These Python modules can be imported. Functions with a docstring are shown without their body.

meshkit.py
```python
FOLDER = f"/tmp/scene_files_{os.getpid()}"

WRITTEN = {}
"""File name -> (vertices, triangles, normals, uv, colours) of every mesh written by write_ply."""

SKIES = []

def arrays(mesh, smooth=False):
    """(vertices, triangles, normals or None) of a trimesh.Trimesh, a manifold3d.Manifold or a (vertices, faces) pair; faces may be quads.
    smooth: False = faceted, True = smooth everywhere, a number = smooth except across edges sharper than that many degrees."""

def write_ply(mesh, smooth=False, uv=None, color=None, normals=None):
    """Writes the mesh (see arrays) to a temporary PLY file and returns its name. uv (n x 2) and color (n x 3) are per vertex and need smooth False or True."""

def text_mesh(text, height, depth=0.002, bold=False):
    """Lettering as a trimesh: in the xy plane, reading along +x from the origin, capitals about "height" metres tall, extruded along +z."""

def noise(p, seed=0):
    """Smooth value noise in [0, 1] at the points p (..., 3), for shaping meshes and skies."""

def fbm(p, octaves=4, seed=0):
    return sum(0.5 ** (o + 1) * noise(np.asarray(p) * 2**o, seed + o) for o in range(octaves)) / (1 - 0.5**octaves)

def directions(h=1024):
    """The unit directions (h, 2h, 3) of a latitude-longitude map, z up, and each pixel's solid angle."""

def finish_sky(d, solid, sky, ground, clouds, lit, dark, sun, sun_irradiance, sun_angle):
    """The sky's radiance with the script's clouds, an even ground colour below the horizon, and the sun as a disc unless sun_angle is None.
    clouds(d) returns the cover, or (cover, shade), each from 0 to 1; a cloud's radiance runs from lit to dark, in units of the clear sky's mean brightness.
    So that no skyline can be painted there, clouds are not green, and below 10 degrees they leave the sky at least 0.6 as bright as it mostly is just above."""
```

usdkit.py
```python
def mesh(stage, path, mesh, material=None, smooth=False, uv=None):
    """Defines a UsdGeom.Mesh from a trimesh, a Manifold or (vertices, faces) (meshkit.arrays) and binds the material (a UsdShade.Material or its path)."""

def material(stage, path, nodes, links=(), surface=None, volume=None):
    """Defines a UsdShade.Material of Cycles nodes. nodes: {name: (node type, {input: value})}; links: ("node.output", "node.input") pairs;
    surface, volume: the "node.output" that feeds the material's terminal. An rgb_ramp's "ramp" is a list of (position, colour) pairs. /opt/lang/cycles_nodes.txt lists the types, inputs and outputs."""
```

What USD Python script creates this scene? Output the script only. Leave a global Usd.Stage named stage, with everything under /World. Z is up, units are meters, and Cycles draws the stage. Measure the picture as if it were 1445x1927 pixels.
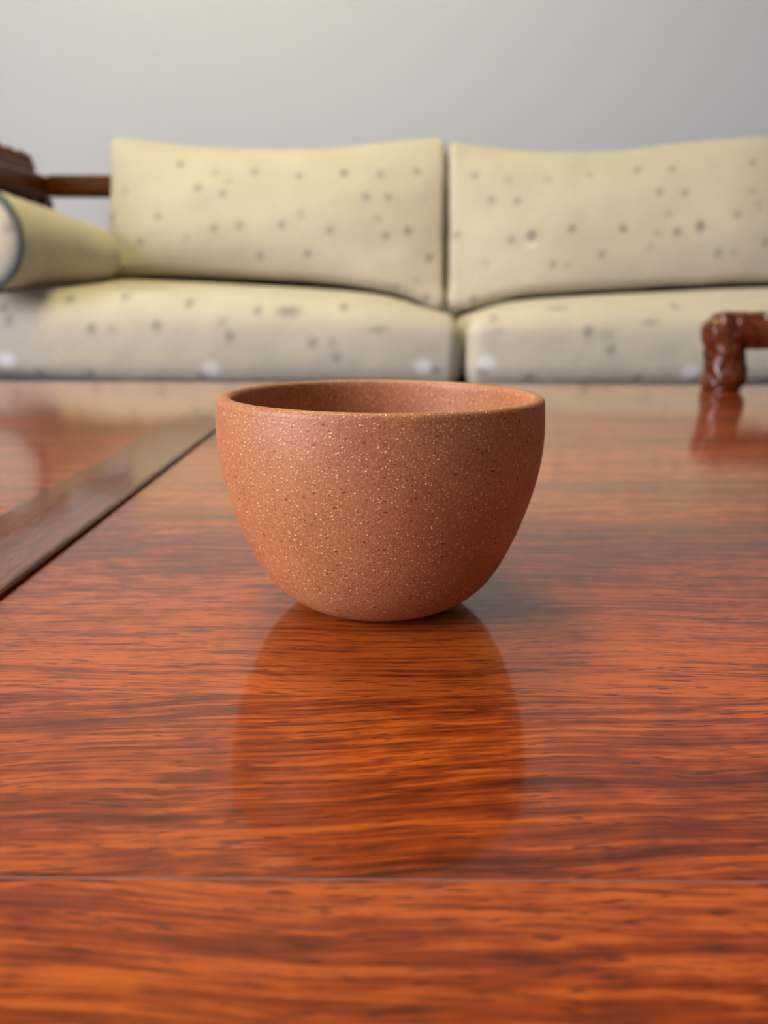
import math, random
import numpy as np, trimesh
import manifold3d as m3
import usdkit, meshkit
from pxr import Usd, UsdGeom, UsdLux, UsdShade, Gf, Sdf, Vt

random.seed(7)
RNG = np.random.default_rng(7)
stage = Usd.Stage.CreateInMemory()
UsdGeom.SetStageUpAxis(stage, 'Z'); UsdGeom.SetStageMetersPerUnit(stage, 1.0)
WORLD = UsdGeom.Xform.Define(stage, '/World')
UsdGeom.Scope.Define(stage, '/World/Looks')

# ------------------------------------------------------------------ camera
TZ = 0.40                                   # table top
EYE = np.array([0.0, 0.0, TZ + 0.0826])     # lens, 8 cm above the table top
F, CX, CY = 1447.0, 722.5, 963.5            # focal length in pixels of the 1445 x 1927 frame
PITCH, ROLL = math.radians(14.66), 0.0055
fw = np.array([0, math.cos(PITCH), -math.sin(PITCH)]); up0 = np.array([0, math.sin(PITCH), math.cos(PITCH)]); rt0 = np.array([1.0, 0, 0])
rt = rt0 * math.cos(ROLL) + up0 * math.sin(ROLL); up = up0 * math.cos(ROLL) - rt0 * math.sin(ROLL)
cam = UsdGeom.Camera.Define(stage, '/World/camera')
cam.AddTransformOp().Set(Gf.Matrix4d(*rt, 0, *up, 0, *(-fw), 0, *EYE, 1))
cam.CreateHorizontalApertureAttr(36.0); cam.CreateVerticalApertureAttr(48.0)
cam.CreateFocalLengthAttr(36.0 * F / 1445.0)
cam.CreateFStopAttr(36.05 / 1.95)           # lens opening of a phone: 2 mm
cam.CreateFocusDistanceAttr(0.170)
cam.CreateClippingRangeAttr((0.01, 100.0))
cam.CreateExposureAttr(-0.17)

# ------------------------------------------------------------------ light
def rect_light(path, loc, axes, w, h, color, power):
    """axes: (x axis, y axis) of the rectangle; it shines along -(x cross y)"""
    l = UsdLux.RectLight.Define(stage, path)
    x, y = (np.array(a, float) for a in axes); z = np.cross(x, y)
    l.AddTransformOp().Set(Gf.Matrix4d(*x, 0, *y, 0, *z, 0, *loc, 1))
    l.CreateWidthAttr(w); l.CreateHeightAttr(h); l.CreateColorAttr(Gf.Vec3f(*color)); l.CreateIntensityAttr(power)
    l.CreateNormalizeAttr(False)
    return l
# daylight just outside the window in the left wall and the balcony window behind the camera
rect_light('/World/window_daylight', (-2.74, -1.25, 1.45), ((0, -1, 0), (0, 0, 1)), 2.3, 1.7, (0.98, 0.95, 1.0), 22.0)
rect_light('/World/balcony_daylight', (-1.15, -2.64, 1.35), ((-1, 0, 0), (0, 0, 1)), 2.6, 2.1, (0.92, 0.80, 1.0), 1.25)

# ------------------------------------------------------------------ helpers
def ray(px, py):
    d = fw + rt * ((px - CX) / F) - up * ((py - CY) / F)
    return d
def at(px, py, Y):
    d = ray(px, py); return EYE + d * ((Y - EYE[1]) / d[1])
def ground(px, py, z=TZ):
    d = ray(px, py); return EYE + d * ((z - EYE[2]) / d[2])
def to_px(P):
    d = np.asarray(P) - EYE
    return np.stack([CX + F * (d @ rt) / (d @ fw), CY - F * (d @ up) / (d @ fw)], -1)

USED = {}
def numbered(parent, name):
    k = (parent, name); n = USED.get(k, 0); USED[k] = n + 1
    return f'{parent}/{name}' + (f'_{n:03d}' if n else '')
def tag(o, label=None, cat=None, group=None, kind=None):
    p = o.GetPrim() if hasattr(o, 'GetPrim') else o
    for k, v in (('label', label), ('category', cat), ('group', group), ('kind', kind)):
        if v: p.SetCustomDataByKey(k, v)
    return p
def thing(name, label, cat, loc=(0, 0, 0), group=None):
    x = UsdGeom.Xform.Define(stage, numbered('/World', name)); x.AddTranslateOp().Set(Gf.Vec3d(*map(float, loc)))
    tag(x, label, cat, group); x.base = np.array(loc, float)
    return x
def obj(name, mesh, mat, parent=None, smooth=30, base=None):
    path = numbered(str(parent.GetPath()) if parent is not None else '/World', name)
    if isinstance(mesh, m3.Manifold):
        mm = mesh.to_mesh(); mesh = trimesh.Trimesh(mm.vert_properties[:, :3], mm.tri_verts, process=False)
    if parent is not None:
        b = getattr(parent, 'base', np.zeros(3))
        mesh = trimesh.Trimesh(np.asarray(mesh.vertices) - b, mesh.faces, process=False)
    o = usdkit.mesh(stage, path, mesh, mat, smooth=smooth)
    o.base = getattr(parent, 'base', np.zeros(3)) if parent is not None else np.zeros(3)
    return o
def structure(name, mesh, mat, parent=None, smooth=30):
    o = obj(name, mesh, mat, parent, smooth)
    if parent is None: tag(o, kind='structure')
    return o
def box(x0, x1, y0, y1, z0, z1):
    return trimesh.creation.box(extents=(x1 - x0, y1 - y0, z1 - z0), transform=trimesh.transformations.translation_matrix(((x0 + x1) / 2, (y0 + y1) / 2, (z0 + z1) / 2)))
def soft_box(x0, x1, y0, y1, z0, z1, r=0.004, seg=12):
    """box with rounded edges: hull of eight spheres"""
    s = m3.Manifold.sphere(r, seg)
    return m3.Manifold.batch_hull([s.translate((x, y, z)) for x in (x0 + r, x1 - r) for y in (y0 + r, y1 - r) for z in (z0 + r, z1 - r)])
def bevel_board(quad, z0, z1, c):
    """board on a four-cornered outline (counter-clockwise), its upper edges chamfered in two steps by c, one number or one for each edge"""
    q = np.array(quad, float); n = len(q); cs = np.broadcast_to(np.asarray(c, float), (n,))
    def inset(k):
        out = []
        for i in range(n):
            a, b, e = q[i - 1], q[i], q[(i + 1) % n]
            u = (b - a) / np.linalg.norm(b - a); v = (e - b) / np.linalg.norm(e - b)
            A = np.array([[-u[1], u[0]], [-v[1], v[0]]])
            out.append(b + np.linalg.solve(A, np.array([cs[i - 1], cs[i]]) * k))
        return np.array(out)
    c = float(cs.max())
    rings = [(0, z0), (0, z1 - c), (0.3, z1 - c * 0.3), (1, z1)]
    V = np.vstack([np.column_stack([inset(d), np.full(n, z)]) for d, z in rings]); Fc = []
    for k in range(len(rings) - 1):
        for i in range(n):
            j = (i + 1) % n; a, b, e, g = k * n + i, k * n + j, (k + 1) * n + j, (k + 1) * n + i
            Fc += [(a, b, e), (a, e, g)]
    t = (len(rings) - 1) * n
    for i in range(1, n - 1): Fc += [(t, t + i, t + i + 1), (0, i + 1, i)]
    return trimesh.Trimesh(V, Fc, process=False)
def tube(points, r, seg=10, closed=False):
    P = np.asarray(points, float); n = len(P)
    T = np.roll(P, -1, 0) - np.roll(P, 1, 0) if closed else np.gradient(P, axis=0)
    T /= np.linalg.norm(T, axis=1, keepdims=True)
    ref = np.array([0, 0, 1.0]) if abs(T[:, 2]).max() < 0.9 else (np.array([1.0, 0, 0]) if abs(T[:, 0]).max() < 0.9 else np.array([0.3, 1, 0.2]))
    A = np.cross(T, ref); A /= np.linalg.norm(A, axis=1, keepdims=True); B = np.cross(T, A)
    a = np.linspace(0, 2 * np.pi, seg, endpoint=False)
    V = (P[:, None] + r * (np.cos(a)[None, :, None] * A[:, None] + np.sin(a)[None, :, None] * B[:, None])).reshape(-1, 3); Fc = []
    for i in range(n if closed else n - 1):
        j = (i + 1) % n
        for k in range(seg):
            l = (k + 1) % seg; Fc += [(i * seg + k, j * seg + k, j * seg + l), (i * seg + k, j * seg + l, i * seg + l)]
    if not closed:
        V = np.vstack([V, P[0], P[-1]])
        for k in range(seg):
            l = (k + 1) % seg; Fc += [(len(V) - 2, k, l), (len(V) - 1, (n - 1) * seg + l, (n - 1) * seg + k)]
    t = trimesh.Trimesh(V, Fc, process=False)
    if t.volume < 0: t.invert()
    return t
def mat(name, nodes, links, surface='p.BSDF', volume=None):
    return usdkit.material(stage, '/World/Looks/' + name, nodes, links, surface=surface, volume=volume)

# ------------------------------------------------------------------ materials
def plain(name, color, rough=0.6, bump=0.0, scale=200, **kw):
    n = {'g': ('geometry', {}), 'n': ('noise_texture', {'scale': scale, 'detail': 4.0}), 'b': ('bump', {'strength': bump, 'distance': 0.001}),
         'p': ('principled_bsdf', {'base_color': color, 'roughness': rough, **kw})}
    return mat(name, n, [('g.position', 'n.vector'), ('n.fac', 'b.height'), ('b.normal', 'p.normal')])

def wood(name, along='x', offset=(0, 0, 0), dark=(0.070, 0.011, 0.003), mid=(0.245, 0.039, 0.0055), light=(0.39, 0.077, 0.009),
         shift=0.0, rough=0.09, coat=1.0, skew=0.0, fine=1.0, spread=1.3):
    """varnished rosewood: bands, fibres and pores drawn out along the grain"""
    ax = {'x': 0, 'y': 1, 'z': 2}[along]
    def sc(a, c):
        v = [c, c, c]; v[ax] = a; return tuple(v)
    rot = (0, 0, skew)
    n = {'g': ('geometry', {}),
         'm': ('mapping', {'location': offset, 'rotation': rot}),
         'warpn': ('noise_texture', {'scale': 9.0, 'detail': 2.0}),
         'warpc': ('mix_color', {'blend_type': 'subtract', 'fac': 1.0, 'b': (0.5, 0.5, 0.5), 'use_clamp': False}),
         'warps': ('mapping', {'scale': sc(0.0, 0.016)}),
         'warpa': ('vector_math', {'math_type': 'add'}),
         'm1': ('mapping', {'scale': sc(5.0, 95.0 * fine)}), 'n1': ('noise_texture', {'scale': 1.0, 'detail': 4.0, 'roughness': 0.62}),
         'm2': ('mapping', {'scale': sc(24.0, 680.0 * fine)}), 'n2': ('noise_texture', {'scale': 1.0, 'detail': 3.0, 'roughness': 0.6}),
         'm3': ('mapping', {'scale': sc(150.0, 1500.0 * fine)}), 'n3': ('noise_texture', {'scale': 1.0, 'detail': 1.0}),
         'm4': ('mapping', {'scale': sc(1.6, 14.0)}), 'n4': ('noise_texture', {'scale': 1.0, 'detail': 2.0}),
         'm5': ('mapping', {'scale': sc(120.0, 160.0)}), 'n5': ('noise_texture', {'scale': 1.0, 'detail': 2.0}),
         's1': ('math', {'math_type': 'multiply_add', 'value2': 0.44, 'value3': 0.0}),
         's2': ('math', {'math_type': 'multiply_add', 'value2': 0.58}),
         's4': ('math', {'math_type': 'multiply_add', 'value2': 0.28}),
         's5': ('math', {'math_type': 'multiply_add', 'value2': 0.16}),
         'sh': ('math', {'math_type': 'add', 'value2': -0.225 + shift}),
         'sp': ('math', {'math_type': 'multiply_add', 'value2': spread, 'value3': 0.5 - 0.5 * spread}),
         'r': ('rgb_ramp', {'ramp': [(0.30, dark), (0.42, tuple(0.45 * a + 0.55 * b for a, b in zip(dark, mid))), (0.50, mid), (0.60, light), (0.72, tuple(1.12 * c for c in light))]}),
         'pr': ('map_range', {'from_min': 0.61, 'from_max': 0.69, 'clamp': True}),
         'pm': ('math', {'math_type': 'multiply', 'value2': 0.72}),
         'm6': ('mapping', {'scale': sc(42.0, 1250.0 * fine), 'location': (3.3, 1.1, 0.7)}), 'n6': ('noise_texture', {'scale': 1.0, 'detail': 2.0, 'roughness': 0.55}),
         'lr': ('map_range', {'from_min': 0.55, 'from_max': 0.66, 'clamp': True}), 'lm': ('math', {'math_type': 'multiply', 'value2': 0.62}), 'lc': ('mix_color', {'b': (0.075, 0.013, 0.006)}),
         'pc': ('mix_color', {'b': (0.055, 0.010, 0.005)}),
         'b': ('bump', {'strength': 0.10, 'distance': 0.0002}),
         'b2': ('bump', {'strength': 0.05, 'distance': 0.001}), 'nb': ('noise_texture', {'scale': 60.0, 'detail': 2.0}),
         'p': ('principled_bsdf', {'roughness': 0.35, 'specular_ior_level': 0.08, 'coat_weight': coat, 'coat_roughness': rough, 'coat_ior': 1.38})}
    l = [('g.position', 'm.vector'), ('m.vector', 'warpn.vector'), ('warpn.color', 'warpc.a'), ('warpc.result', 'warps.vector'), ('m.vector', 'warpa.vector1'), ('warps.vector', 'warpa.vector2')]
    for k in '123456': l += [('warpa.vector', f'm{k}.vector'), (f'm{k}.vector', f'n{k}.vector')]
    l += [('n1.fac', 's1.value1'), ('n2.fac', 's2.value1'), ('s1.value', 's2.value3'), ('n4.fac', 's4.value1'), ('s2.value', 's4.value3'), ('n5.fac', 's5.value1'), ('s4.value', 's5.value3'),
          ('s5.value', 'sh.value1'), ('sh.value', 'sp.value1'), ('sp.value', 'r.fac'),
          ('n3.fac', 'pr.value'), ('pr.result', 'pm.value1'), ('pm.value', 'pc.fac'), ('r.color', 'lc.a'), ('n6.fac', 'lr.value'), ('lr.result', 'lm.value1'), ('lm.value', 'lc.fac'), ('lc.result', 'pc.a'), ('pc.result', 'p.base_color'),
          ('n2.fac', 'b.height'), ('b.normal', 'p.normal'), ('g.position', 'nb.vector'), ('nb.fac', 'b2.height'), ('b2.normal', 'p.coat_normal')]
    return mat(name, n, l)

def fabric(name, color):
    """pale upholstery cloth; the printed motifs come from the mesh's own primvar"""
    n = {'g': ('geometry', {}), 'a': ('attribute', {'attribute': 'print'}), 'sep': ('separate_color', {'color_type': 'rgb'}),
         'n': ('noise_texture', {'scale': 900.0, 'detail': 2.0}), 'n2': ('noise_texture', {'scale': 9.0, 'detail': 3.0}),
         'v': ('map_range', {'from_min': 0.3, 'from_max': 0.7, 'to_min': 0.94, 'to_max': 1.05}), 
         'hsv': ('hsv', {'color': color}),
         'd': ('mix_color', {'b': (0.13, 0.125, 0.13)}), 'w': ('mix_color', {'b': (0.80, 0.79, 0.84)}),
         'b': ('bump', {'strength': 0.25, 'distance': 0.0006}), 'b2': ('bump', {'strength': 0.35, 'distance': 0.02}),
         'p': ('principled_bsdf', {'roughness': 0.85, 'specular_ior_level': 0.2, 'sheen_weight': 0.15, 'sheen_roughness': 0.5})}
    l = [('g.position', 'n.vector'), ('g.position', 'n2.vector'), ('n2.fac', 'v.value'), ('v.result', 'hsv.value'), ('a.color', 'sep.color'), ('sep.r', 'd.fac'), ('hsv.color', 'd.a'),
         ('d.result', 'w.a'), ('sep.g', 'w.fac'), ('w.result', 'p.base_color'), ('n2.fac', 'b2.height'), ('n.fac', 'b.height'), ('b2.normal', 'b.normal'), ('b.normal', 'p.normal')]
    return mat(name, n, l)

M = {}
M['wall'] = plain('wall_paint', (0.475, 0.495, 0.60), 0.9, 0.05, 300)
M['fill_cut'] = plain('dark_fill_cut', (0.065, 0.05, 0.042), 0.6)  # near-black surface added to swallow fill light from the right
M['ceiling'] = plain('ceiling_paint', (0.42, 0.42, 0.42), 0.9, 0.05, 300)
M['floor'] = plain('floor_tile', (0.28, 0.24, 0.20), 0.4)
M['frame_white'] = plain('white_paint', (0.75, 0.75, 0.74), 0.5)
M['fabric'] = fabric('cream_fabric', (0.50, 0.452, 0.385))
M['piping'] = plain('grey_piping', (0.085, 0.092, 0.10), 0.75, 0.3, 1500)
M['sofa_wood'] = wood('sofa_rosewood', 'y', (3, 1, 0), dark=(0.02, 0.005, 0.002), mid=(0.085, 0.025, 0.006), light=(0.15, 0.052, 0.010), rough=0.35, coat=0.12)
M['carved_wood'] = wood('carved_rosewood', 'z', (1, 5, 2), dark=(0.03, 0.006, 0.002), mid=(0.085, 0.016, 0.005), light=(0.15, 0.034, 0.009), rough=0.16, coat=1.0)
M['lamp_glow'] = mat('lamp_glow', {'e': ('emission', {'color': (1.0, 0.89, 0.33), 'strength': 33.0})}, [], surface='e.emission')
M['joint'] = plain('seam_highlight_tint', (0.20, 0.085, 0.10), 0.4)  # lavender highlight of the front seam, painted as a colour
M['underside'] = plain('table_underside_wood', (0.09, 0.02, 0.008), 0.5)

def clay():
    n = {'g': ('geometry', {}), 'big': ('noise_texture', {'scale': 45.0, 'detail': 3.0}), 'fine': ('noise_texture', {'scale': 1400.0, 'detail': 3.0}),
         'base': ('rgb_ramp', {'ramp': [(0.30, (0.315, 0.116, 0.051)), (0.7, (0.39, 0.153, 0.067))]}),
         'fr': ('map_range', {'from_min': 0.35, 'from_max': 0.65, 'to_min': 0.86, 'to_max': 1.12}), 'hsv': ('hsv', {}),
         'bump': ('bump', {'strength': 0.55, 'distance': 0.00022}),
         'bump2': ('bump', {'strength': 0.45, 'distance': 0.00025}),
         'p': ('principled_bsdf', {'roughness': 0.47, 'specular_ior_level': 0.42})}
    l = [('g.position', 'big.vector'), ('g.position', 'fine.vector'), ('big.fac', 'base.fac'), ('fine.fac', 'fr.value'), ('fr.result', 'hsv.value'), ('base.color', 'hsv.color'), ('fine.fac', 'bump.height')]
    last = 'hsv.color'; heights = []
    for i, (scale, lo, hi, pick, col, wt) in enumerate([
            (740.0, 0.15, 0.27, 0.42, (0.76, 0.43, 0.18), 0.9), (1200.0, 0.18, 0.34, 0.40, (0.70, 0.34, 0.13), 0.8), (1500.0, 0.2, 0.40, 0.45, (0.58, 0.25, 0.10), 0.55),
            (430.0, 0.13, 0.26, 0.14, (0.22, 0.018, 0.014), 0.9), (800.0, 0.16, 0.32, 0.22, (0.19, 0.030, 0.016), 0.8)]):
        s = str(i)
        n['m' + s] = ('mapping', {'location': (i * 1.7, i * 0.9, i * 2.3), 'scale': (1.0, 1.0, 1.5)})
        n['v' + s] = ('voronoi_texture', {'feature': 'f1', 'scale': scale})
        n['d' + s] = ('map_range', {'from_min': lo, 'from_max': hi, 'to_min': 1.0, 'to_max': 0.0, 'clamp': True})
        n['c' + s] = ('separate_color', {'color_type': 'rgb'})
        n['t' + s] = ('math', {'math_type': 'less_than', 'value2': pick})
        n['q' + s] = ('math', {'math_type': 'multiply'}); n['w' + s] = ('math', {'math_type': 'multiply', 'value2': wt})
        n['x' + s] = ('mix_color', {'b': col})
        l += [('g.position', f'm{s}.vector'), (f'm{s}.vector', f'v{s}.vector'), (f'v{s}.distance', f'd{s}.value'), (f'v{s}.color', f'c{s}.color'), (f'c{s}.r', f't{s}.value1'), (f'd{s}.result', f'q{s}.value1'), (f't{s}.value', f'q{s}.value2'),
              (f'q{s}.value', f'w{s}.value1'), (f'w{s}.value', f'x{s}.fac'), (last, f'x{s}.a')]
        last = f'x{s}.result'
    l += [(last, 'p.base_color'), ('q0.value', 'bump2.height'), ('bump.normal', 'bump2.normal'), ('bump2.normal', 'p.normal')]
    return mat('speckled_clay', n, l)
M['clay'] = clay()

# ------------------------------------------------------------------ the room
RX0, RX1, RY0, RY1, RH = -2.6, 3.0, -2.5, 2.26, 2.65
structure('floor', box(RX0 - .2, RX1 + .2, RY0 - .2, RY1 + .2, -0.12, 0), M['floor'])
structure('ceiling', box(RX0 - .2, RX1 + .2, RY0 - .2, RY1 + .2, RH, RH + .12), M['ceiling'])
structure('wall_back', box(RX0 - .2, RX1 + .2, RY1, RY1 + .12, 0, RH), M['wall'])
structure('wall_right', box(RX1, RX1 + .12, RY0, RY1, 0, RH), M['fill_cut'])  # unseen wall, made dark and close to keep the bowl's right side in shade
def wall_with_hole(name, along, c0, c1, a0, a1, h0, h1, s0, s1):
    """wall across c0..c1 (thickness), running s0..s1, with an opening a0..a1 by h0..h1"""
    mk = (lambda p0, p1, z0, z1: box(c0, c1, p0, p1, z0, z1)) if along == 'y' else (lambda p0, p1, z0, z1: box(p0, p1, c0, c1, z0, z1))
    parts = [mk(s0, a0, 0, RH), mk(a1, s1, 0, RH), mk(a0, a1, h1, RH)] + ([mk(a0, a1, 0, h0)] if h0 > 0 else [])
    structure(name, trimesh.util.concatenate(parts), M['wall'])
wall_with_hole('wall_left', 'y', RX0 - .12, RX0, -2.4, -0.1, 0.60, 2.30, RY0, RY1)
wall_with_hole('wall_front', 'x', RY0 - .12, RY0, -2.45, 0.15, 0.30, 2.40, RX0, RX1)
def window(name, along, c, a0, a1, h0, h1, n):
    w = UsdGeom.Xform.Define(stage, '/World/' + name); tag(w, kind='structure'); w.base = np.zeros(3)
    mk = (lambda p0, p1, z0, z1: box(c - .05, c - .005, p0, p1, z0, z1)) if along == 'y' else (lambda p0, p1, z0, z1: box(p0, p1, c - .05, c - .005, z0, z1))
    for p0, p1, z0, z1 in ((a0, a1, h0, h0 + .05), (a0, a1, h1 - .05, h1), (a0, a0 + .05, h0 + .05, h1 - .05), (a1 - .05, a1, h0 + .05, h1 - .05)):
        obj('window_frame', mk(p0, p1, z0, z1), M['frame_white'], w)
    for i in range(1, n):
        p = a0 + (a1 - a0) * i / n; obj('mullion', mk(p - .025, p + .025, h0 + .05, h1 - .05), M['frame_white'], w)
window('window_1', 'y', RX0, -2.4, -0.1, 0.60, 2.30, 3)
window('window_2', 'x', RY0, -2.45, 0.15, 0.30, 2.40, 3)
structure('baseboard_back', soft_box(RX0, RX1, RY1 - .012, RY1, 0.0, 0.09, 0.003), M['frame_white'])

# round ceiling lamp with a warm glowing diffuser
LX, LY = -0.45, 0.95
lamp = thing('ceiling_lamp', 'warm flat square ceiling lamp above the sofa and table', 'lamp', (LX, LY, RH))
obj('housing', soft_box(LX - .36, LX + .36, LY - .36, LY + .36, RH - .05, RH - .0005, 0.01), M['frame_white'], lamp)
obj('diffuser', soft_box(LX - .33, LX + .33, LY - .33, LY + .33, RH - .075, RH - .0505, 0.01), M['lamp_glow'], lamp)

# ------------------------------------------------------------------ the low table
TX0, TX1, TY0, TH = -0.80, 0.80, 0.015, 0.026
TY1 = float(ground(722, 721.5)[1])
SEAM = float(ground(722, 1656)[1])                       # joint of front rail and panel
s_near = [ground(*p) for p in ((0, 979), (403, 751), (0, 1126), (403, 813))]
def line_x(a, b, y): return float(a[0] + (b[0] - a[0]) * (y - a[1]) / (b[1] - a[1]))
BACK = TY1 - 0.075
table = thing('tea_table', 'low polished red rosewood table with panelled top under the clay bowl', 'table', (0, 0.46, 0))
G = 0.00001
def xl(y): return line_x(s_near[0], s_near[1], y)        # left edge of the dividing stile
def xr(y): return line_x(s_near[2], s_near[3], y)        # right edge of the dividing stile
LINES = [SEAM, float(ground(722, 1309)[1]), float(ground(722, 1052)[1]), 0.335, 0.47, 0.60, 0.73, BACK]
P = dict(
    r0=dict(offset=(0.0, 0.0, 0.0), shift=-0.01, skew=-0.07), r1=dict(offset=(2.1, 0.31, 0), shift=0.012, skew=0.0), r2=dict(offset=(4.3, 0.77, 0), shift=-0.02),
    r3=dict(offset=(6.1, 1.9, 0), shift=0.02), r4=dict(offset=(8.7, 2.4, 0), shift=-0.01), l0=dict(offset=(1.2, 7.0, 0), shift=0.0), l1=dict(offset=(5.0, 9.3, 0), shift=0.015))
WM = {k: wood('rosewood_plank_' + k, 'x', **v) for k, v in P.items()}
W_front = wood('rosewood_front_rail', 'x', (9.3, 4.4, 0), shift=0.0, fine=0.8)
W_stile = wood('rosewood_stile', 'y', (3.1, 2.2, 0), dark=(0.045, 0.010, 0.006), mid=(0.13, 0.030, 0.015), light=(0.17, 0.042, 0.020), shift=0.0)
for i in range(len(LINES) - 1):                          # right panel, plank by plank
    y0, y1 = LINES[i] + (G if i else 0.0005), LINES[i + 1]
    obj('plank', bevel_board([(xr(y0) + .0012, y0), (TX1 - .09, y0), (TX1 - .09, y1), (xr(y1) + .0012, y1)], TZ - TH, TZ, 0.00001 if i else (0.0005, 0.00001, 0.00001, 0.00001)), WM[f'r{min(i, 4)}'], table, smooth=False)
LL = [SEAM, 0.20, 0.33, 0.47, 0.60, 0.73, BACK]
for i in range(len(LL) - 1):                             # left panel
    y0, y1 = LL[i] + G, LL[i + 1]
    obj('plank', bevel_board([(TX0 + .09, y0), (xl(y0) - .0006, y0), (xl(y1) - .0006, y1), (TX0 + .09, y1)], TZ - TH, TZ, 0.00001), WM['l' + str(i % 2)], table, smooth=False)
obj('stile', bevel_board([(xl(SEAM), SEAM + G), (xr(SEAM), SEAM + G), (xr(BACK), BACK), (xl(BACK), BACK)], TZ - TH, TZ + 0.0024, 0.0013), W_stile, table, smooth=False)
obj('frame_rail', bevel_board([(TX0, TY0), (TX1, TY0), (TX1, SEAM - G), (TX0, SEAM - G)], TZ - .04, TZ, 0.0001), W_front, table, smooth=False)
obj('frame_rail', bevel_board([(TX0, BACK + G), (TX1, BACK + G), (TX1, TY1), (TX0, TY1)], TZ - .04, TZ, 0.0005), WM['r1'], table, smooth=False)
for x0, x1 in ((TX0, TX0 + .09 - G), (TX1 - .09 + G, TX1)):
    obj('frame_rail', bevel_board([(x0, SEAM), (x1, SEAM), (x1, BACK), (x0, BACK)], TZ - .04, TZ, 0.0005), W_stile, table, smooth=False)
obj('seam_highlight', box(xl(SEAM) + .002, TX1 - .0905, SEAM + .00003, SEAM + .00047, TZ - .01, TZ - .00012), M['joint'], table)  # thin purple strip in the seam gap; its glint is put into the colour
obj('support_board', box(TX0 + .05, TX1 - .05, SEAM - .03, BACK + .03, TZ - .0398 - .014, TZ - .0402), M['underside'], table)
for x in (TX0 + .02, TX1 - .09):
    for y in (TY0 + .02, TY1 - .09):
        obj('leg', soft_box(x, x + .07, y, y + .07, 0.0, TZ - .041, 0.006), M['underside'], table)
for y in (TY0 + .03, TY1 - .055):
    obj('apron', soft_box(TX0 + .091, TX1 - .091, y, y + .025, TZ - .135, TZ - .0545, 0.004), M['underside'], table)

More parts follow.
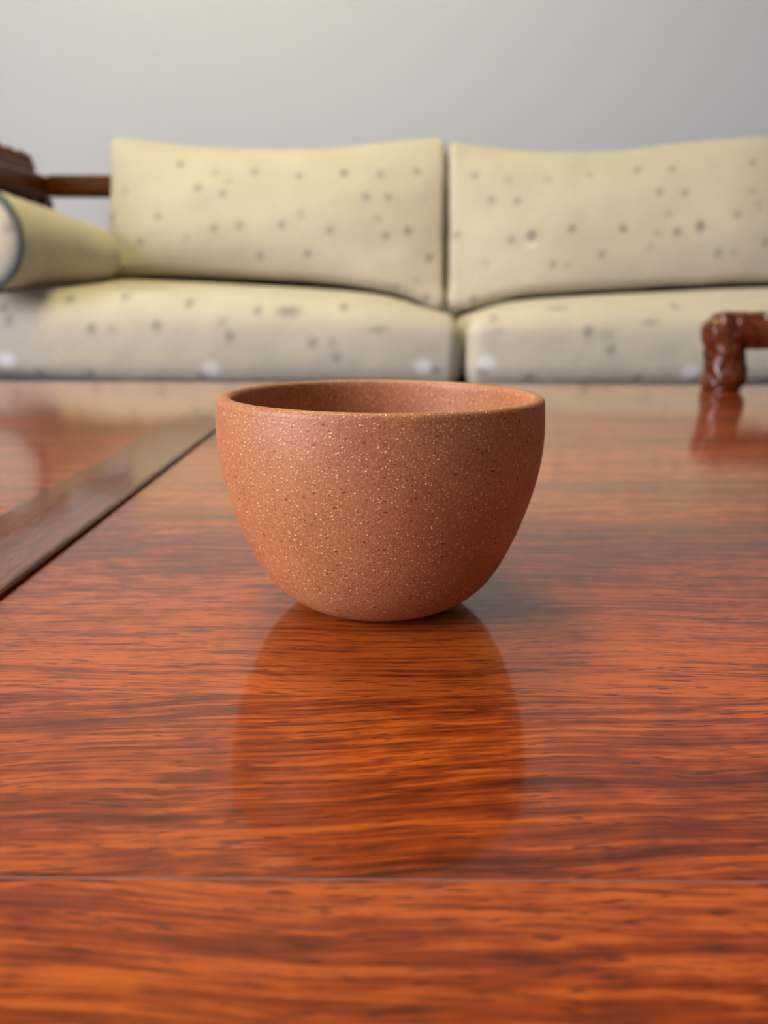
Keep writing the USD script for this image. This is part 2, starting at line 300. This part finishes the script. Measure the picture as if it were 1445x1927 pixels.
# ------------------------------------------------------------------ the clay bowl
from scipy.interpolate import PchipInterpolator, CubicSpline
BH, BX, BY = 0.0606, -0.0011, 0.2138
OUTER = np.array([(.0142, .0001), (.0198, .0012), (.0244, .0030), (.0281, .0055), (.0312, .0085), (.0363, .0170), (.0415, .0303), (.0436, .0380), (.04475, .0450), (.0451, .0515), (.0447, BH - .0022)])
def bowl_profile():
    d = np.concatenate([[0], np.cumsum(np.hypot(*np.diff(OUTER, axis=0).T))]); g = np.linspace(0, d[-1], 110)
    out = np.column_stack([CubicSpline(d, OUTER[:, 0])(g), CubicSpline(d, OUTER[:, 1])(g)])
    k = np.hanning(11); k /= k.sum()
    for _ in range(6): out = np.column_stack([np.convolve(np.pad(out[:, c], 5, mode='reflect', reflect_type='odd'), k, 'valid') for c in (0, 1)])
    zs, r = out[:, 1], out[:, 0]
    out[:, 1] = np.maximum(out[:, 1], 0.0); foot = np.array([[0.0, 0.0], [0.008, 0.0], [0.0130, 0.0]])
    t = 0.0041; rt_ = out[-1]                                           # rounded lip
    c = np.array([rt_[0] - t / 2, rt_[1]]); a = np.radians(np.linspace(0, 180, 26))[1:-1]
    lip = np.column_stack([c[0] + t / 2 * np.sign(np.cos(a)) * np.abs(np.cos(a)) ** 0.72, c[1] + 0.0022 * np.sin(a) ** 0.72])
    zi = np.linspace(BH - .0022, 0.0095, 60); ri = np.interp(zi, zs, r) - t - 0.0006 * (BH - zi) / BH
    inner = np.column_stack([ri, zi]); floor_ = np.array([[ri[-1] * 0.9, 0.0072], [ri[-1] * .75, 0.0060], [ri[-1] * .4, 0.0055], [0.0, 0.0054]])
    return np.vstack([foot, out, lip, inner, floor_]), (len(foot) + len(out) - 3, len(foot) + len(out) + len(lip) + 2)
prof, (k0, k1) = bowl_profile()
def lathe(prof, seg):
    a = np.linspace(0, 2 * np.pi, seg, endpoint=False); n = len(prof)
    V = np.stack([prof[:, None, 0] * np.cos(a), prof[:, None, 0] * np.sin(a), np.repeat(prof[:, 1:2], seg, 1)], -1).reshape(-1, 3)
    i, k = np.meshgrid(np.arange(n - 1), np.arange(seg), indexing='ij'); l = (k + 1) % seg
    q = np.stack([i * seg + k, i * seg + l, (i + 1) * seg + l, (i + 1) * seg + k], -1).reshape(-1, 4)
    Fc = np.vstack([q[:, [0, 1, 2]], q[:, [0, 2, 3]]])
    d = np.gradient(prof, axis=0); nr, nz = d[:, 1], -d[:, 0]; ln = np.hypot(nr, nz); nr, nz = nr / ln, nz / ln
    N = np.stack([nr[:, None] * np.cos(a), nr[:, None] * np.sin(a), np.repeat(nz[:, None], seg, 1)], -1).reshape(-1, 3)
    return V, Fc, N
def mesh_with_normals(name, V, Fc, N, m, parent):
    path = numbered(str(parent.GetPath()), name)
    o = usdkit.mesh(stage, path, trimesh.Trimesh(V, Fc, process=False), m, smooth=False)
    o.CreateNormalsAttr(Vt.Vec3fArray.FromNumpy(N.astype(np.float32))); o.SetNormalsInterpolation('vertex')
    return o
bowl = thing('clay_bowl', 'small speckled reddish-brown clay bowl standing at the centre of the polished table', 'bowl', (BX, BY, TZ))
SEG = 220
for nm, a, b in (('body', 0, k0 + 1), ('rim', k0, k1 + 1), ('interior', k1, len(prof))):
    V, Fc, N = lathe(prof, SEG)
    V, N = V[a * SEG:b * SEG], N[a * SEG:b * SEG]
    Fc = Fc[(Fc.min(1) >= a * SEG) & (Fc.max(1) < b * SEG)] - a * SEG
    mesh_with_normals(nm, V, Fc, N, M['clay'], bowl)

# ------------------------------------------------------------------ carved stand at the right
def bone(a, b, ra, rb, seg=20):
    return m3.Manifold.batch_hull([m3.Manifold.sphere(ra, seg).translate(tuple(a)), m3.Manifold.sphere(rb, seg).translate(tuple(b))])
def carved_stand():
    Y = float(ground(1362, 738)[1]) + 0.022
    def q(px, py): return at(px, py, Y)
    xl0 = q(1364, 700)[0]; top = q(1364, 583)[2]; W = 0.32
    st = thing('carved_stand', 'glossy carved red-brown wooden arch stand on the table at right', 'stand', (xl0 + W / 2, Y, TZ))
    def finish(M_, seed, amp, it=6):
        M_ = M_.refine_to_length(0.0035); mm = M_.to_mesh(); t = trimesh.Trimesh(mm.vert_properties[:, :3], mm.tri_verts)
        trimesh.smoothing.filter_taubin(t, iterations=it)
        n = t.vertex_normals; v = t.vertices
        d = (meshkit.fbm(v * 75, 3, seed) - 0.5) * amp + (np.abs(meshkit.noise(v * 130, seed + 5) - 0.5)) * -amp * 0.8
        low = np.clip((v[:, 2] - TZ) / 0.004, 0, 1)
        t.vertices = v + n * (d * low)[:, None]; t.vertices[:, 2] = np.maximum(t.vertices[:, 2], TZ)
        return t
    def leg(x, s):
        c = [(x - .003 * s, Y, TZ + .009), (x + .001 * s, Y, TZ + .018), (x - .003 * s, Y, TZ + .034), (x - .004 * s, Y, TZ + .05), (x - .009 * s, Y, top - .023)]
        r = [.0215, .0235, .0205, .0215, .0215]
        b = [bone(c[i], c[i + 1], r[i], r[i + 1]) for i in range(4)]
        for k in range(5):                               # carved leaves winding up the leg
            z = TZ + .014 + k * .0125; a = k * 1.35 - 1.7
            b.append(bone((x - .003 * s + .013 * math.cos(a), Y + .013 * math.sin(a), z), (x - .003 * s + .012 * math.cos(a + 1.2), Y + .012 * math.sin(a + 1.2), z + .011), .0095, .0065))
        mm = m3.Manifold.batch_boolean(b, m3.OpType.Add)
        return mm ^ m3.Manifold.cube((2, 4, 1.0)).translate((x - 1, Y - 2, TZ))
    rng = random.Random(3)
    b = [bone((xl0 - .008, Y, top - .0215), (xl0 + W + .008, Y, top - .0215), .0203, .0203)]
    for k in range(22):
        x = xl0 - .004 + (W + .008) * k / 21
        b.append(bone((x - .006, Y - .006 + rng.uniform(-.006, .006), top - .011 + rng.uniform(-.003, .001)), (x + .006, Y - .010, top - .024 + rng.uniform(-.004, .004)), rng.uniform(.009, .0115), rng.uniform(.008, .011)))
    beam = m3.Manifold.batch_boolean(b, m3.OpType.Add)
    L0, L1 = leg(xl0, 1), leg(xl0 + W, -1)
    obj('crossbar', finish(beam, 11, .006), M['carved_wood'], st, smooth=True)
    obj('leg', finish(L0, 21, .006), M['carved_wood'], st, smooth=True); obj('leg', finish(L1, 31, .006), M['carved_wood'], st, smooth=True)
carved_stand()

# ------------------------------------------------------------------ sofa
SEAT_T = EYE[2] - 0.002                                  # height of a seat cushion's edge
SEAT_B = EYE[2] - 0.125
def grid_box(w, d, h, step):
    """surface grid of a box, centred"""
    V, Fc = [], []
    n = [max(2, int(round(s / step))) for s in (w, d, h)]
    for ax in range(3):
        u, v = [i for i in range(3) if i != ax]
        for s in (-1, 1):
            A, B = np.meshgrid(np.linspace(-1, 1, n[u] + 1), np.linspace(-1, 1, n[v] + 1), indexing='ij')
            P = np.zeros(A.shape + (3,)); P[..., u] = A; P[..., v] = B; P[..., ax] = s
            base = sum(len(x) for x in V); V.append(P.reshape(-1, 3)); m = n[v] + 1
            i, j = np.meshgrid(np.arange(n[u]), np.arange(n[v]), indexing='ij'); a = base + i * m + j
            q = np.stack([a, a + m, a + m + 1, a + 1], -1).reshape(-1, 4)
            flip = (s < 0) != (ax == 1)
            q = q[:, ::-1] if flip else q
            Fc += [q[:, [0, 1, 2]], q[:, [0, 2, 3]]]
    t = trimesh.Trimesh(np.vstack(V), np.vstack(Fc), process=True)
    return t
def cushion_mesh(w, d, h, r, step=0.006):
    """rounded block centred on the origin, with its unit coordinates for shaping"""
    t = grid_box(w, d, h, step); U = np.array(t.vertices); half = np.array([w, d, h]) / 2
    p = U * half; rr = np.broadcast_to(np.asarray(r, float), (3,)); inner = np.clip(p, -(half - rr), half - rr); q = (p - inner) / rr
    l = np.linalg.norm(q, axis=1, keepdims=True); q = np.where(l > 0, q / np.maximum(l, 1e-9), 0)
    t.vertices = inner + q * rr
    if t.volume < 0: t.invert()
    return t, U
def add_print(o, V, N, dots, extra=()):
    """printed motifs: dark leaves and white blossoms, centred on the surface"""
    pr = np.zeros((len(V), 3), np.float32); px = to_px(V); face = ((V - EYE) * N).sum(1) < 0
    idx = np.nonzero(face)[0]
    cs = [(V[idx[np.argmin(((px[idx] - (x, y)) ** 2).sum(1))]], k, wx, wy) for x, y, k, wx, wy in dots] + list(extra)
    for c, k, wx, wy in cs:
        d = V - c; q = np.hypot(np.hypot(d[:, 0], 0.0) / wx, np.hypot(d[:, 1], d[:, 2]) / wy)
        m = np.clip(1.6 - q * 1.15, 0, 1)
        ch = 1 if k < 0 else 0
        pr[:, ch] = np.maximum(pr[:, ch], m * abs(k))
    pv = UsdGeom.PrimvarsAPI(o).CreatePrimvar('print', Sdf.ValueTypeNames.Color3fArray, 'vertex'); pv.Set(Vt.Vec3fArray.FromNumpy(pr))
def cushion(name, t, label, cat, dots, extra=(), pipes=(), group=None):
    V = np.array(t.vertices); b = np.array([(V[:, 0].min() + V[:, 0].max()) / 2, (V[:, 1].min() + V[:, 1].max()) / 2, V[:, 2].min()])
    c = thing(name, label, cat, b, group)
    o = obj('cover', t, M['fabric'], c, smooth=True); add_print(o, V, np.array(t.vertex_normals), dots, extra)
    for p in pipes: obj('piping', p, M['piping'], c, smooth=True)
    return c
R_ = 0.0092
def D(pts, k=0.62, w=R_, h=R_): return [(x, y, k, w, h) for x, y in pts]

def sag(x):
    ss = lambda a, b: (lambda t: t * t * (3 - 2 * t))(np.clip((x - a) / (b - a), 0, 1))
    return 0.012 * (ss(-.68, -.42) - ss(.60, .76))
def seat(x0, x1, crown, tilt, label, dots, left_drop=0.0):
    y0, y1 = 1.385, 1.955; w, d, h = x1 - x0, y1 - y0, SEAT_T - SEAT_B
    t, U = cushion_mesh(w, d, h, (0.028, 0.042, 0.038))
    v = np.array(t.vertices); a = np.clip(np.abs(U[:, 0]), 0, 1)
    lift = (1 - a ** 5) * crown + tilt * U[:, 0]
    back = np.clip((U[:, 1] + 1) / 1.2, 0, 1) ** 0.8
    topw = np.clip((U[:, 2] + 0.2) / 1.2, 0, 1)
    v[:, 2] += topw * lift * (0.42 + 0.58 * back)
    v[:, 1] -= (1 - U[:, 0] ** 4) * (1 - U[:, 2] ** 2) * 0.012 * (U[:, 1] < 0.2)
    p = v + np.array([(x0 + x1) / 2, (y0 + y1) / 2, (SEAT_T + SEAT_B) / 2])
    p += 0.006 * (meshkit.fbm(p * 5.0, 3, 4) - .5)[:, None] * t.vertex_normals
    low = np.clip((0.3 - U[:, 2]) / 1.3, 0, 1); p[:, 2] -= low * sag(p[:, 0])
    f = np.clip(((p - BOL_A) @ BOL_AX) / BOL_L, 0, 1); c = BOL_A + f[:, None] * BOL_AX * BOL_L; rad = .0815 + (.055 - .0815) * f ** 1.1 + .004   # pressed down by the bolster
    dd = np.hypot(p[:, 0] - c[:, 0], (p[:, 1] - c[:, 1])); zmax = c[:, 2] - np.sqrt(np.clip(rad ** 2 - dd ** 2, 0, None))
    p[:, 2] = np.where(dd < rad, np.minimum(p[:, 2], np.maximum(zmax, SEAT_B + .03)), p[:, 2])
    t.vertices = p
    xs = np.linspace(x0 + .03, x1 - .03, 60)
    pipe = tube(np.column_stack([xs, y0 + .006 - .004 * np.sin(np.linspace(0, np.pi, 60)), SEAT_B + .006 - sag(xs)]), 0.0055, 8)
    return cushion('seat_cushion', t, label, 'cushion', dots, pipes=[pipe])

XJ = 0.141
BOL_A, BOL_B = at(-50, 447, 1.32), at(190, 481, 1.735); BOL_L = float(np.linalg.norm(BOL_B - BOL_A)); BOL_AX = (BOL_B - BOL_A) / BOL_L
left_seat = D([(83, 560), (131, 563), (239, 558), (356, 572), (488, 584), (645, 576), (9, 579), (16, 603)], .55, .008, .012) + D([(175, 617), (296, 608), (429, 634), (635, 675), (590, 642)], .6) + D([(213, 619), (417, 608), (630, 644)], .3) \
    + D([(545, 583)], .6, .022, .012) + D([(711, 624)], .5, .016, .007) + D([(76, 700), (171, 704), (381, 706), (818, 694)], .7, .009, .007) + D([(10, 676), (400, 694), (793, 690)], -0.75, .015, .013)
right_seat = D([(994, 580), (932, 597), (1266, 575)], .45, .008, .012) + D([(1049, 578)], .4, .02, .012) + D([(1104, 625)], .75, .008, .009) + D([(1147, 658), (1200, 714), (996, 710), (1307, 712)], .6) + D([(940, 624), (1143, 629)], .3) \
    + D([(1224, 610)], .5, .015, .007) + D([(910, 701)], .7, .012, .007) + D([(914, 686), (1300, 699)], -0.75, .015, .013)
seat(-0.775, XJ - .003, 0.056, -0.020, 'left pale cream seat cushion with scattered grey print, under the bolster', left_seat)
seat(XJ + .003, 1.055, 0.045, 0.022, 'right pale cream seat cushion with grey and white print, behind the carved stand', right_seat)

def seat_lift(x):
    xl_, xr_ = (-.775, XJ - .003), (XJ + .003, 1.055)
    ul = np.clip((x - sum(xl_) / 2) / (xl_[1] - xl_[0]) * 2, -1, 1); ur = np.clip((x - sum(xr_) / 2) / (xr_[1] - xr_[0]) * 2, -1, 1)
    return np.where(x < XJ, (1 - np.abs(ul) ** 5) * 0.056 - 0.020 * ul, (1 - np.abs(ur) ** 5) * 0.045 + 0.022 * ur)
def back(x0, x1, prof_top, label, dots, pipes_on=True):
    """leaning back cushion; prof_top gives the height of its top edge over x"""
    th = 0.15
    w = x1 - x0; H = 0.385
    t, U = cushion_mesh(w, th, H, (0.014, 0.024, 0.03), 0.006)
    v = np.array(t.vertices)
    x = (x0 + x1) / 2 + v[:, 0]; s = (v[:, 2] + H / 2) / H
    zt = np.interp(x, prof_top[0], prof_top[1])
    z0 = SEAT_T + .012 + np.maximum(seat_lift(x), -.004)
    z = z0 + s * (zt - z0)
    bul = (1 - np.abs(U[:, 0]) ** 3) * np.clip(1 - np.abs(U[:, 2]) ** 2.2, 0, 1)
    y = 1.815 + v[:, 1] + 0.085 * s - 0.045 * bul * (U[:, 1] < 0.0) * 1.0
    p = np.column_stack([x, y, z])
    p += 0.020 * (meshkit.fbm(p * np.array([4.0, 4.0, 6.5]), 3, 9) - .5)[:, None] * t.vertex_normals
    t.vertices = p
    xs = np.linspace(x0 + .02, x1 - .02, 80); N = len(xs)
    pipe = tube(np.column_stack([xs, np.full(N, 1.815 + .085 + th / 2 - .010), np.interp(xs, *prof_top) + 0.001]), 0.006, 8)
    return cushion('back_cushion', t, label, 'cushion', dots, pipes=[pipe])
def tops(pts, Y=1.86):
    q = [at(x, y, Y) for x, y in pts]; xs = np.array([a[0] for a in q]); zs = np.array([a[2] for a in q])
    from scipy.interpolate import PchipInterpolator as PI
    g = np.linspace(xs[0], xs[-1], 80); return g, PI(xs, zs)(g)
lb = D([(339, 311), (481, 325), (372, 354), (420, 364), (213, 409), (299, 409), (403, 428), (450, 425), (266, 453), (490, 484), (561, 329), (715, 327), (785, 322), (687, 370), (734, 371), (528, 422), (621, 434), (727, 445), (581, 476), (668, 549), (803, 559)], .5) \
    + D([(649, 325), (768, 436), (806, 486)], .72) + D([(405, 323), (429, 340), (349, 447), (235, 359), (568, 402), (708, 409), (744, 540), (782, 531), (346, 530), (202, 290)], .28)
rb = D([(895, 329), (926, 376), (858, 441), (891, 562), (1264, 319), (1415, 306), (974, 380), (1239, 361), (1288, 361), (960, 450), (1130, 480), (1040, 499), (1271, 550), (1351, 475), (1390, 404), (1424, 539), (1200, 319), (1439, 456)], .5) \
    + D([(1077, 430), (1172, 431), (1275, 435), (1207, 550)], .68) + D([(1002, 441), (1318, 424)], .75, .010, .012) + D([(957, 339), (1030, 337), (1109, 329), (1417, 360), (1430, 384), (1236, 437), (1258, 401), (1383, 475), (1068, 499), (915, 497), (1224, 465), (1117, 559)], .28) + D([(1000, 460)], -.4, .012, .006)
XB = float(at(843, 440, 1.76)[0])
back(float(at(200, 400, 1.77)[0]), XB - .003, tops([(180, 262), (215, 262), (300, 270), (400, 281), (500, 284), (620, 281), (720, 272), (838, 262), (860, 262)]), 'pale yellow back cushion beside the bolster, left of the upright seam', lb)
back(XB + .003, 0.955, tops([(840, 268), (880, 274), (960, 282), (1050, 285), (1150, 282), (1250, 273), (1350, 264), (1445, 259), (1520, 262)]), 'pale yellow back cushion right of the upright seam, above the carved stand', rb)

# bolster lying along the arm
def bolster():
    A, ax, Ln = BOL_A, BOL_AX, BOL_L
    r0, r1 = 0.0815, 0.055
    s = np.concatenate([np.linspace(0, .01, 8), np.linspace(.02, Ln - .05, 60), Ln - .04 + .04 * np.linspace(0, 1, 14)])
    r = r0 + (r1 - r0) * (s / Ln) ** 1.1
    e = np.clip(s / .01, 0, 1); r = r - .008 * (1 - np.sqrt(np.clip(1 - (1 - e) ** 2, 0, 1)))
    e = np.clip((Ln - s) / .035, 0, 1); r = r * (0.55 + 0.45 * np.sqrt(np.clip(1 - (1 - e) ** 2, 0, 1)))
    front = [(0.0, -.012), (r0 * .35, -.011), (r0 * .65, -.009), (r0 * .85, -.005)]
    prof = np.array(front + list(zip(r, s)) + [(r[-1] * .6, Ln + .003), (0.0, Ln + .004)])
    m = 96; a = np.linspace(0, 2 * np.pi, m, endpoint=False)
    u = np.cross(ax, (0, 0, 1.0)); u /= np.linalg.norm(u); v = np.cross(u, ax)
    V = (A + prof[:, 1][:, None, None] * ax + prof[:, 0][:, None, None] * (np.cos(a)[:, None] * u + np.sin(a)[:, None] * v)).reshape(-1, 3); Fc = []
    i, k = np.meshgrid(np.arange(len(prof) - 1), np.arange(m), indexing='ij'); l = (k + 1) % m
    q = np.stack([i * m + k, i * m + l, (i + 1) * m + l, (i + 1) * m + k], -1).reshape(-1, 4)
    t = trimesh.Trimesh(V, np.vstack([q[:, [0, 1, 2]], q[:, [0, 2, 3]]]), process=False)
    if t.volume < 0: t.invert()
    p = np.array(t.vertices); p += 0.007 * (meshkit.fbm(p * 8, 3, 2) - .5)[:, None] * t.vertex_normals; t.vertices = p
    ring = A + ax * .002 + (r0 - .001) * (np.cos(a)[:, None] * u + np.sin(a)[:, None] * v)
    cushion('bolster_cushion', t, 'cream bolster cushion with grey piped end lying along the wooden arm', 'bolster', D([(12, 430)], .45) + D([(150, 468), (95, 490)], .2), pipes=[tube(ring, 0.0062, 10, True)])
bolster()

# wooden frame
sofa = thing('sofa', 'dark rosewood sofa frame with carved arm and slim back rail against the wall', 'sofa', (0.14, 1.68, 0))
XA, YB, YF = -0.847, 2.005, 1.42
def lean(M_): return M_.transform(np.array([[1, 0, 0, 0], [0, 1, 0, 0], [0, ARM_K, 1, -ARM_K * YB]]))
XA2 = 0.28 - XA
za = float(at(130, 330, YB)[2])                            # top of arm and back rails
RAIL = 0.050; ARM_K = 0.042
obj('back_rail', soft_box(XA + .027, XA2 - .027, YB - .022, YB + .022, za - RAIL, za, 0.014), M['sofa_wood'], sofa, smooth=40)
obj('back_rail', soft_box(XA + .02, XA2 - .02, YB - .020, YB + .020, SEAT_T + .03, SEAT_T + .13, 0.008), M['sofa_wood'], sofa, smooth=40)
Y_SL = float(EYE[1] + (at(85, 360, 1)[1]) * XA / at(85, 360, 1)[0])
Y_CR = float(EYE[1] + (at(55, 300, 1)[1]) * XA / at(55, 300, 1)[0])
for x, s in ((XA, 1), (XA2, -1)):
    obj('arm_rail', lean(soft_box(x - .027, x + .027, YF - .03, YB + .024, za - RAIL, za, 0.009)), M['sofa_wood'], sofa, smooth=40)
    crest = [soft_box(x - .014, x + .014, YF, Y_CR, za - .004, za + .026, 0.006)]
    k = 0; y = YF + .02
    while y < Y_CR - .012:                                  # beaded carving on top of the arm
        crest.append(m3.Manifold.sphere(0.0135, 14).scale((1.0, 1.0, 1.1)).translate((x, y, za + .028 + .003 * (k % 2)))); y += .029; k += 1
    obj('carved_crest', lean(m3.Manifold.batch_boolean(crest, m3.OpType.Add)), M['sofa_wood'], sofa, smooth=40)
    y = YF
    while y < Y_SL - .07:
        obj('arm_slat', lean(soft_box(x - .010, x + .010, y, y + .055, SEAT_B - .015, za - RAIL + .004, 0.004)), M['sofa_wood'], sofa, smooth=40); y += .064
    obj('arm_post', lean(soft_box(x - .018, x + .018, Y_SL - .05, Y_SL, SEAT_B - .015, za - RAIL + .004, 0.006)), M['sofa_wood'], sofa, smooth=40)
    obj('arm_post', soft_box(x - .025, x + .025, YF - .055, YF - .008, 0.0, za - RAIL + .004 - .04, 0.008), M['sofa_wood'], sofa, smooth=40)
    obj('leg', soft_box(x - .028, x + .028, YB - .09, YB - .03, 0.0, SEAT_B - .10, 0.008), M['sofa_wood'], sofa, smooth=40)
for i in range(12):
    x = -0.62 + i * (1.52 / 11)
    obj('back_slat', soft_box(x - .02, x + .02, YB - .012, YB + .012, SEAT_B - .040, za - RAIL + .004, 0.005), M['sofa_wood'], sofa, smooth=40)
obj('seat_board', soft_box(XA - .02, XA2 + .02, 1.36, YB + .02, SEAT_B - .048, SEAT_B - .0135, 0.006), M['sofa_wood'], sofa, smooth=40)
obj('seat_rail', soft_box(XA - .018, XA2 + .018, 1.38, 1.42, SEAT_B - .125, SEAT_B - .047, 0.006), M['sofa_wood'], sofa, smooth=40)
